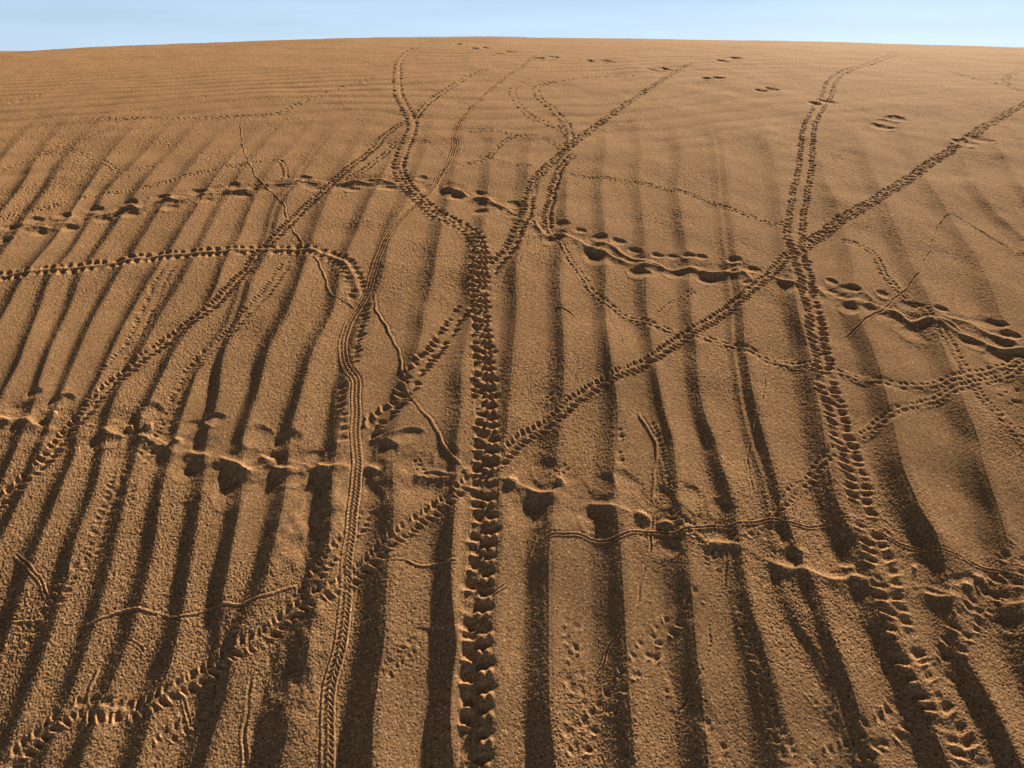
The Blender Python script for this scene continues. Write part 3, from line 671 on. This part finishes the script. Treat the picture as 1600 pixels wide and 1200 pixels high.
thread([(389, 1050), (387, 1090), (385, 1130), (383, 1170), (382, 1210)], 'upright dark groove at the bottom edge left of the combed track', 0.0032, 0.0044, 'groove', group=GL)
thread([(840, 222), (842, 245), (840, 262)], 'tiny upright scratch above the pitted junction', 0.0020, 0.0024, 'groove', group=GL)

# --- bold beetle tracks
GB = 'bold beetle tracks'
beetle([(824, 123), (812, 131), (801, 139), (803, 152), (817, 172), (837, 186), (861, 196), (881, 206), (891, 219), (884, 234)], "left of two dotted strands falling from the crown to the pitted junction", gap=0.013, lw=0.006, ls=0.0045, pitch=0.021, depth=0.0042, split=False, group=GB, cover=0.15, jit=0.5)
beetle([(840, 133), (837, 140), (844, 155), (861, 169), (878, 186), (888, 202), (890, 222), (880, 238)], "right of two dotted strands falling from the crown to the pitted junction", gap=0.012, lw=0.006, ls=0.0045, pitch=0.018, depth=0.0042, split=False, group=GB, cover=0.15, jit=0.5)
beetle([(760, 108), (748, 113), (732, 118), (705, 135), (675, 155), (655, 175), (643, 188)], 'short dotted beetle track branching up right from the two-strand track near the skyline', gap=0.012, lw=0.006, ls=0.007, pitch=0.018, depth=0.0055, split=False, group=GB)
beetle([(900, 240), (884, 252), (874, 266), (867, 287), (861, 310), (856, 337), (856, 360)], 'narrow dotted beetle track running down from the pitted junction to the upper big trail', gap=0.0085, lw=0.0065, ls=0.005, pitch=0.014, depth=0.005, split=False, group=GB)
beetle([(1085, 98), (1067, 105), (1036, 125), (1009, 142), (979, 162), (952, 182), (928, 199), (901, 219), (881, 236), (862, 253), (845, 270), (834, 284), (827, 310), (824, 330), (810, 358), (799, 386), (786, 402), (771, 417), (762, 432)],
       "dotted beetle track slanting down from the crown through the pitted junction to the ladder", gap=0.0125, lw=0.0078, ls=0.0060, pitch=0.019, depth=0.0045, mid=0.0, group=GB, fine=(300, dict(lanes=[(0.0135, 0, 0.3), (0.0048, 0.4, 0.3), (-0.0048, 0.7, -0.3), (-0.0135, 0.2, -0.3)], pitch=0.0165, ls=0.0046, lw=0.0046, depth=0.0044)))
beetle([(735, 470), (721, 487), (708, 508), (692, 529), (675, 550), (654, 579), (642, 596), (621, 629), (604, 646), (583, 662), (575, 679), (566, 695)], 'smudged pale track of broken clods slanting down left from the ladder track', gap=0.012, lw=0.008, ls=0.0055, pitch=0.019, depth=0.0042, jit=0.6, rim=1.2, split=False, group=GB)
beetle([(575, 468), (569, 500), (562, 533), (558, 562), (552, 580)], 'short row of slanted pits hugging the right side of the combed track', rows=1, gap=0.004, lw=0.0095, ls=0.0055, pitch=0.017, depth=0.0040, rim=0.6, split=False, group=GB)
beetle([(538, 590), (535, 615), (534, 640), (536, 679), (538, 712)], 'short row of dull pits hugging the left side of the combed track', rows=1, gap=0.004, lw=0.0075, ls=0.006, pitch=0.020, depth=0.0035, rim=0.6, split=False, group=GB)
beetle([(-30, 437), (0, 431), (42, 425), (83, 421), (125, 417), (167, 412), (208, 404), (250, 399), (292, 397), (333, 393), (375, 391), (400, 389), (442, 389), (479, 390), (508, 397), (533, 408), (550, 427), (558, 450), (560, 472)],
       'level beetle track from the left edge, arching over and down to the combed track', gap=0.0145, lw=0.0085, ls=0.0078, pitch=0.0205, depth=0.0042, skew=0.3, mid=0.0016, group=GB, width=0.027)
beetle([(640, 186), (631, 191), (604, 209), (581, 233), (554, 256), (530, 276), (500, 304), (471, 329), (446, 354), (421, 379), (400, 400), (387, 417), (354, 454), (325, 483), (292, 508), (258, 533), (225, 558), (192, 585), (166, 606), (150, 625), (130, 652), (108, 671), (92, 690), (75, 715), (58, 735), (30, 757), (4, 779), (-35, 812)],
       "thick chevron beetle track slanting down left across ripples, crossing the level one", gap=0.0090, lw=0.0064, ls=0.0040, pitch=0.0138, depth=0.0062, skew=0.4, asym=0.75, mid=0.0006, group=GB, width=0.023)
beetle([(1640, 146), (1597, 165), (1566, 182), (1532, 202), (1512, 216), (1482, 236), (1451, 256), (1428, 273), (1397, 294), (1364, 314), (1330, 334), (1303, 351), (1276, 371), (1250, 390), (1221, 410), (1196, 433), (1162, 462), (1125, 490), (1075, 521), (1033, 550), (1000, 571), (967, 585), (933, 600), (904, 621), (871, 648), (837, 671), (808, 692), (787, 715), (762, 737), (733, 754), (708, 775), (675, 796), (642, 821), (617, 842), (600, 858), (567, 883), (537, 908), (508, 925), (475, 946), (446, 967), (417, 992), (392, 1004), (362, 1021), (329, 1046), (300, 1067), (267, 1083), (233, 1100), (204, 1110), (175, 1109), (146, 1108), (121, 1108), (92, 1125), (62, 1150), (33, 1175), (12, 1196), (-15, 1222)],
       "longest beetle track, chevron chain running diagonally from upper right edge to bottom left corner", gap=0.0086, lw=0.0062, ls=0.0037, pitch=0.0128, depth=0.0058, skew=0.4, asym=0.75, mid=0.0005, group=GB, width=0.022, fine=(400, dict(lanes=[(0.0150, 0, 0.3), (0.0055, 0.4, 0.3), (-0.0055, 0.7, -0.3), (-0.0150, 0.2, -0.3)], pitch=0.0150, ls=0.0046, lw=0.0048, depth=0.0042)))
tread([(838, 84), (826, 94), (813, 108), (793, 118), (773, 135), (753, 152), (732, 172), (719, 189), (711, 206), (710, 226), (705, 246), (692, 268), (675, 294), (658, 312), (640, 330), (621, 348), (608, 367), (594, 392), (586, 417), (579, 442), (567, 467), (554, 487), (542, 512), (535, 537), (536, 562), (546, 580), (557, 598), (556, 633), (554, 667), (556, 700), (560, 725), (556, 754), (550, 796), (545, 846), (542, 900), (539, 950), (531, 1000), (521, 1046), (515, 1075), (512, 1117), (514, 1158), (512, 1200), (512, 1240)],
      'finely combed double groove like a zip, winding from the skyline down to the bottom edge')
beetle([(1400, 84), (1375, 94), (1354, 102), (1337, 106), (1312, 116), (1298, 130), (1292, 148), (1283, 162), (1271, 182), (1263, 202), (1260, 236), (1257, 270), (1251, 297), (1245, 331), (1242, 358), (1242, 380), (1252, 408), (1258, 433), (1263, 458), (1272, 492), (1278, 525), (1285, 567), (1292, 600), (1302, 633), (1312, 667), (1325, 700), (1330, 712), (1337, 742), (1346, 779), (1356, 817), (1367, 854), (1379, 887), (1390, 925), (1400, 958), (1408, 992), (1421, 1029), (1442, 1067), (1462, 1096), (1483, 1129), (1502, 1160), (1519, 1196), (1534, 1230)],
       'big two-strand beetle track down the right side from the skyline to the bottom edge', gap=0.0120, lw=0.0096, ls=0.0060, pitch=0.0205, depth=0.0058, skew=0.3, rim=0.75, mid=0.0, group=GB, width=0.0270, fine=(375, dict(lanes=[(0.0245, 0, 0.3), (0.0150, 0.4, 0.3), (-0.0150, 0.7, -0.3), (-0.0245, 0.2, -0.3)], pitch=0.0160, ls=0.0046, lw=0.0050, depth=0.0044)), horns=False, power=1.7)
# the ladder track: two-strand above, ladder of deep pits below
Pl = [(680, 62), (665, 67), (648, 76), (633, 84), (622, 98), (620, 116), (620, 135), (622, 149), (632, 168), (642, 186), (643, 202), (636, 220), (626, 243), (622, 262), (630, 280), (640, 296), (658, 314), (682, 334), (709, 348), (732, 360), (746, 378), (750, 400), (749, 440), (750, 470), (752, 500), (753, 540), (756, 580), (758, 620), (760, 660), (760, 690), (758, 725), (755, 762), (756, 800), (755, 830), (752, 867), (748, 908), (745, 950), (744, 992), (745, 1033), (744, 1075), (743, 1120), (743, 1158), (742, 1200), (741, 1240)]
idx, s, d, Q, L = along(Pl, 0.05)
sx = np.interp(s, np.linspace(0, L, len(world_path(Pl)[0])), world_path(Pl)[0][:, 1])      # how far up the dune
_, ysw = ground(748, 372)
lad = sstep(float(ysw) + 0.12, float(ysw) - 0.10, sx)
sw = stride(s, Q)
up = pits(sw, d, 0.0175, 0.0215, 0.0064, 0.0078, 0.0056, 0.4, 0, 0.5, 401, 0.25) + pits(sw, d, -0.0175, 0.0215, 0.0064, 0.0078, 0.0056, -0.4, 0.45, 0.5, 411, 0.25) + \
    0.8 * lad * 0 + sstep(2.6, 2.2, sx) * pits(sw, d, 0.0, 0.0215, 0.0060, 0.0075, 0.0048, 0.2, 0.2, 0.5, 421, 0.3)
dw = pits(s, d, 0.0110, 0.0270, 0.0082, 0.0128, 0.0078, 0.05, 0, 1.1, 431, 0.20, 1, True, 1.7, 0.06) + \
    pits(s, d, -0.0125, 0.0270, 0.0075, 0.0088, 0.0068, -0.15, 0.42, 0.9, 441, 0.36, 1, False, 1.5, 0.1)
dw += 0.0010 * np.exp(-((d + 0.0225) / 0.003) ** 2) * (0.5 + 0.5 * np.sin(s * 220)) - 0.0016 * np.exp(-((d + 0.0190) / 0.0016) ** 2) * (0.6 + 0.4 * np.sin(s * 43))
dw += 0.0012 * np.exp(-((d - 0.001) / 0.004) ** 2)
fd = fade(s, L, 0.1, 0.01)
cm = np.exp(-(d / 0.031) ** 6)
put(idx, (up * (1 - lad) + dw * lad) * fd, 0.75 * cm * fd, 0.35 * cm * fd)
m = (np.abs(d) < 0.0285 * edge_wobble(s, 5, 0.08)) & (fd > 0.02)
r, c, dm = idx[0][m], idx[1][m], d[m]
a, b = new_id(), new_id()
ID[r[dm >= 0], c[dm >= 0]] = a
ID[r[dm < 0], c[dm < 0]] = b
thing('beetle_track', "widest beetle track, ladder of deep dark pits straight down the middle to the bottom edge", 'track', Q[0], [('print_row', a), ('print_row', b)], GB)


# --- footprints in pairs on the smooth crown
GP = 'paired footprints on the smooth upper dune'
PAIRS = [([(1509, 224), (1528, 218)], 16, 5.5, "largest pair of footprints, pressed over the longest diagonal beetle track near right edge"),
         ([(1376, 198), (1399, 186), (1384, 192)], 14, 5.0, 'group of deep scooped footprints alone on smooth sand between the two-strand and longest tracks'),
         ([(1274, 163), (1293, 159)], 10, 4, 'pair of footprints lying on top of the two-strand track high on the right'),
         ([(1188, 142), (1207, 139)], 9, 3.2, "pair of small crisp footprints just left of the top of the big two-strand track"),
         ([(1106, 123), (1123, 122)], 9, 2.4, "faint flat pair of footprints just right of the top of the diagonal dotted track"),
         ([(1127, 96), (1151, 92)], 9, 2.0, "thin dark pair of footprints above the faint flat pair, closest to skyline on that side"),
         ([(1021, 110), (1040, 108)], 8, 2.8, 'dark crisp pair of footprints just left of the top of the long diagonal dotted track'),
         ([(921, 96), (948, 96)], 8, 2.2, 'small wide-set pair of footprints below the skyline, left mark faint and right mark dark'),
         ([(841, 92), (863, 90)], 9, 2.2, "two flat dark footprints side by side just right of the combed track's upper end"),
         ([(779, 85), (797, 82)], 8, 1.8, "small staggered pair of footprints just left of the combed track's upper end"),
         ([(741, 77), (757, 76)], 7, 1.6, 'tiny pair of footprints just under the skyline, second from the end of the row')]
for pr, rx, ry, lab in PAIRS:
    ids = []
    for q, (px, py) in enumerate(pr):
        i = new_id()
        stamp(px, py, rx, ry, (0.0115 if q < 2 else 0.006) if rx > 9 else 0.013, 0.15, pid=i, seed=q + i % 7, rim=0.25, wear=0.6, power=1.5)
        ids.append(('footprint', i))
    gx, gy = ground(*pr[0])
    thing('footprint_pair', lab, 'footprints', (float(gx), float(gy)), ids, GP)
i = new_id()
stamp(714, 70, 7, 1.5, 0.016, 0, pid=i)
gx, gy = ground(714, 70)
thing('footprint', "single tiny dark footprint nearest the skyline at the far end of the paired prints", 'footprint', (float(gx), float(gy)), [(None, i)])

# ------------------------------------------------------------------ grain
near_w = (1 - sstep(5.0, 9.0, Y)) * (1 - 0.85 * sstep(1.12, 1.5, np.abs(COL))[None, :]) * sstep(0.2, 0.48, Y)
patch = 0.75 + 0.5 * noise(X * 6, Y * 6, 24)               # some of the sand is packed smooth, some lies loose
grain = patch * (0.00044 * noise(X / 0.0013, Y / 0.0013, 20) + 0.00048 * noise(X / 0.0017, Y / 0.0017, 21) + 0.00007 * noise(X / 0.0034, Y / 0.0034, 22) +
         0.00008 * noise(X / 0.0090, Y / 0.0090, 23))
grain *= 1 + 0.7 * sstep(1.0, 2.4, Y)
Z = B + Hf * 1.0 - R * np.clip(SM, 0, 0.97) + 0.62 * T * (0.60 + 0.52 * sstep(0.7, 1.8, Y)) + grain * near_w * GM

# ------------------------------------------------------------------ objects
for c in list(bpy.data.objects):
    bpy.data.objects.remove(c)
col = bpy.context.scene.collection
VIDX = np.arange(NR * NC).reshape(NR, NC)
Q4 = np.stack([VIDX[:-1, :-1], VIDX[:-1, 1:], VIDX[1:, 1:], VIDX[1:, :-1]], -1).reshape(-1, 4).astype(np.int32)
FID = ID[:-1, :-1].reshape(-1)
PTS = np.stack([X.ravel(), Y.ravel(), Z.ravel()], 1)


def N(nt, t, **kw):
    n = nt.nodes.new(t)
    for k, v in kw.items():
        setattr(n, k, v)
    return n


def sand_material():
    m = bpy.data.materials.new('sand')
    m.use_nodes = True
    nt = m.node_tree
    nt.nodes.clear()
    out = N(nt, 'ShaderNodeOutputMaterial')
    bs = N(nt, 'ShaderNodeBsdfPrincipled')
    bs.inputs['Roughness'].default_value = 1.0
    bs.inputs['Specular IOR Level'].default_value = 0.04
    geo = N(nt, 'ShaderNodeNewGeometry')
    vo = N(nt, 'ShaderNodeTexVoronoi')
    vo.inputs['Scale'].default_value = 520
    big = N(nt, 'ShaderNodeTexNoise')
    big.inputs['Scale'].default_value = 2.2
    big.inputs['Detail'].default_value = 4
    mid = N(nt, 'ShaderNodeTexNoise')
    mid.inputs['Scale'].default_value = 160
    mid.inputs['Detail'].default_value = 3
    for t in (vo, big, mid):
        nt.links.new(geo.outputs['Position'], t.inputs['Vector'])
    sep = N(nt, 'ShaderNodeSeparateColor')
    nt.links.new(vo.outputs['Color'], sep.inputs['Color'])
    rp = N(nt, 'ShaderNodeValToRGB')
    e = rp.color_ramp.elements
    e[0].position, e[0].color = 0.0, (*SAND_DARK, 1)
    e[1].position, e[1].color = 1.0, (*SAND_PALE, 1)
    x = e.new(0.15); x.color = (*SAND_MID, 1)
    x = e.new(0.85); x.color = (*SAND_MID2, 1)
    nt.links.new(sep.outputs['Red'], rp.inputs['Fac'])
    mx = N(nt, 'ShaderNodeMix', data_type='RGBA', blend_type='MULTIPLY')
    mx.inputs['Factor'].default_value = 1.0
    r2 = N(nt, 'ShaderNodeValToRGB')
    e = r2.color_ramp.elements
    e[0].position, e[0].color = 0.3, (0.95, 0.945, 0.935, 1)
    e[1].position, e[1].color = 0.7, (1.03, 1.03, 1.03, 1)
    nt.links.new(big.outputs['Fac'], r2.inputs['Fac'])
    nt.links.new(rp.outputs['Color'], mx.inputs['A'])
    nt.links.new(r2.outputs['Color'], mx.inputs['B'])
    nt.links.new(mx.outputs['Result'], bs.inputs['Base Color'])
    bp = N(nt, 'ShaderNodeBump')
    bp.inputs['Strength'].default_value = 0.5
    bp.inputs['Distance'].default_value = 0.0006
    nt.links.new(mid.outputs['Fac'], bp.inputs['Height'])
    nt.links.new(bp.outputs['Normal'], bs.inputs['Normal'])
    nt.links.new(bs.outputs['BSDF'], out.inputs['Surface'])
    return m


SAND_DARK, SAND_MID = (0.17, 0.074, 0.030), (0.445, 0.243, 0.121)
SAND_MID2, SAND_PALE = (0.515, 0.288, 0.149), (0.86, 0.56, 0.33)
SAND = sand_material()
remap = np.full(NR * NC, -1, np.int32)


def mesh_from(name, faces, origin):
    u = np.unique(faces)
    remap[u] = np.arange(len(u), dtype=np.int32)
    fc = remap[faces]
    me = bpy.data.meshes.new(name)
    me.vertices.add(len(u))
    me.vertices.foreach_set('co', (PTS[u] - np.array(origin)).astype(np.float32).ravel())
    me.loops.add(len(fc) * 4)
    me.loops.foreach_set('vertex_index', fc.ravel())
    me.polygons.add(len(fc))
    me.polygons.foreach_set('loop_start', np.arange(0, len(fc) * 4, 4, dtype=np.int32))
    me.update(calc_edges=True)
    me.polygons.foreach_set('use_smooth', np.ones(len(fc), bool))
    me.materials.append(SAND)
    o = bpy.data.objects.new(name, me)
    col.objects.link(o)
    return o


order = np.argsort(FID, kind='stable')
sf = FID[order]
cuts = np.searchsorted(sf, np.arange(NEXT[0] + 1))


def faces_of(i):
    return Q4[order[cuts[i]:cuts[i + 1]]]


for t in THINGS:
    if not 4 <= len(t['label'].split()) <= 16:
        print('LABEL', t['label'])
if len({t['label'] for t in THINGS}) < len(THINGS):
    print('DUPLICATE LABELS')
for t in THINGS:
    for n, i in t['parts']:                      # a print cut in two by a later track keeps its larger piece
        if n not in ('sand_crest', 'footprint'):
            continue
        ii = order[cuts[i]:cuts[i + 1]]
        if len(ii) < 2:
            continue
        left, best = set(ii.tolist()), []
        w_ = NC - 1
        while left:
            st_, comp = [left.pop()], []
            while st_:
                k = st_.pop()
                comp.append(k)
                for nb in (k - 1, k + 1, k - w_, k + w_, k - w_ - 1, k - w_ + 1, k + w_ - 1, k + w_ + 1):
                    if nb in left:
                        left.remove(nb)
                        st_.append(nb)
            if len(comp) > len(best):
                best = comp
        FID[np.setdiff1d(ii, np.array(best))] = t['parts'][0][1] if t['parts'][0][0] is None else 0
order = np.argsort(FID, kind='stable')
sf = FID[order]
cuts = np.searchsorted(sf, np.arange(NEXT[0] + 1))
dune = mesh_from('sand_dune', faces_of(0), (0, 0, 0))
dune['kind'] = 'structure'
for t in THINGS:
    parts = [(n, i, faces_of(i)) for n, i in t['parts']]
    parts = [p for p in parts if len(p[2])]
    if not parts:
        print('EMPTY', t['label'])
        continue
    ox, oy = t['origin']
    org = np.array((ox, oy, float(base(np.array(ox), np.array(oy)))))
    rootp = [p for p in parts if p[0] is None]
    if rootp:
        root = mesh_from(t['name'], rootp[0][2], org)
    else:
        root = bpy.data.objects.new(t['name'], None)
        root.empty_display_size = 0.02
        col.objects.link(root)
    root.location = org
    root['label'], root['category'] = t['label'], t['cat']
    if t['group']:
        root['group'] = t['group']
    for n, i, fc in parts:
        if n is None:
            continue
        o = mesh_from(n, fc, org)
        o.parent = root

# ------------------------------------------------------------------ light, sky, camera
SUN_EL, SUN_AZ = math.radians(21.9), math.radians(-30.0)      # azimuth, counted to the left of straight ahead
sd = np.array((-math.sin(SUN_AZ) * math.cos(SUN_EL), math.cos(SUN_AZ) * math.cos(SUN_EL), math.sin(SUN_EL)))
from mathutils import Vector
sl = bpy.data.lights.new('sun', 'SUN')
sl.energy = 5.0
sl.angle = math.radians(0.6)
sl.color = (1.0, 0.89, 0.68)
so = bpy.data.objects.new('sun', sl)
so.rotation_euler = Vector(-sd).to_track_quat('-Z', 'Y').to_euler()
so.location = (-5, 5, 8)
col.objects.link(so)

wd = bpy.data.worlds.new('World')
bpy.context.scene.world = wd
wd.use_nodes = True
nt = wd.node_tree
nt.nodes.clear()
wo = N(nt, 'ShaderNodeOutputWorld')
bg = N(nt, 'ShaderNodeBackground')
bg.inputs['Strength'].default_value = 0.10
sk = N(nt, 'ShaderNodeTexSky', sky_type='NISHITA')
sk.sun_disc = False
sk.sun_elevation = SUN_EL
sk.sun_rotation = -SUN_AZ
sk.air_density, sk.dust_density, sk.ozone_density = 1.0, 0.6, 1.0
tc = N(nt, 'ShaderNodeTexCoord')
sx = N(nt, 'ShaderNodeSeparateXYZ')
nt.links.new(tc.outputs['Generated'], sx.inputs[0])
rmp = N(nt, 'ShaderNodeValToRGB')                 # pale, hazy blue along the skyline, deeper and darker overhead
e = rmp.color_ramp.elements
e[0].position, e[0].color = 0.0, (0.385, 0.505, 0.625, 1)
e[1].position, e[1].color = 1.0, (0.018, 0.018, 0.019, 1)
for p, c in ((0.05, (0.335, 0.46, 0.60)), (0.12, (0.15, 0.18, 0.22)), (0.28, (0.040, 0.039, 0.040))):
    q = e.new(p)
    q.color = (*c, 1)
nt.links.new(sx.outputs['Z'], rmp.inputs['Fac'])
xr = N(nt, 'ShaderNodeMapRange')                  # brighter towards the right, as in the photograph
for k, v in (('From Min', -0.65), ('From Max', 0.65), ('To Min', 0.80), ('To Max', 0.98)):
    xr.inputs[k].default_value = v
nt.links.new(sx.outputs['X'], xr.inputs['Value'])
mpg = N(nt, 'ShaderNodeMapping')
mpg.inputs['Scale'].default_value = (2.2, 2.2, 30.0)
nt.links.new(tc.outputs['Generated'], mpg.inputs['Vector'])
cl = N(nt, 'ShaderNodeTexNoise')
cl.inputs['Scale'].default_value = 1.6
cl.inputs['Detail'].default_value = 4
nt.links.new(mpg.outputs['Vector'], cl.inputs['Vector'])
cr = N(nt, 'ShaderNodeMapRange')
for k, v in (('From Min', 0.3), ('From Max', 0.75), ('To Min', 0.95), ('To Max', 1.08)):
    cr.inputs[k].default_value = v
nt.links.new(cl.outputs['Fac'], cr.inputs['Value'])
mm = N(nt, 'ShaderNodeMath', operation='MULTIPLY')
nt.links.new(xr.outputs['Result'], mm.inputs[0])
nt.links.new(cr.outputs['Result'], mm.inputs[1])
vm = N(nt, 'ShaderNodeVectorMath', operation='SCALE')
nt.links.new(rmp.outputs['Color'], vm.inputs[0])
nt.links.new(mm.outputs[0], vm.inputs['Scale'])
vs = N(nt, 'ShaderNodeVectorMath', operation='SCALE')
vs.inputs['Scale'].default_value = 0.0015
nt.links.new(sk.outputs['Color'], vs.inputs[0])
va = N(nt, 'ShaderNodeVectorMath', operation='ADD')
nt.links.new(vm.outputs[0], va.inputs[0])
nt.links.new(vs.outputs[0], va.inputs[1])
nt.links.new(va.outputs[0], bg.inputs['Color'])
bg.inputs['Strength'].default_value = 1.0
nt.links.new(bg.outputs['Background'], wo.inputs['Surface'])

cd = bpy.data.cameras.new('camera')
cd.sensor_fit = 'HORIZONTAL'
cd.sensor_width = 36.0
cd.lens = 36.0 * F_PX / W
cd.clip_start, cd.clip_end = 0.01, 8000
co = bpy.data.objects.new('camera', cd)
co.location = (0, 0, CAM_Z)
co.rotation_euler = (math.pi / 2 - PITCH, 0, 0)
col.objects.link(co)
sc = bpy.context.scene
sc.camera = co
sc.view_settings.view_transform = 'Standard'
sc.view_settings.look = 'None'
sc.view_settings.gamma = 1.0
sc.view_settings.exposure = 0.80
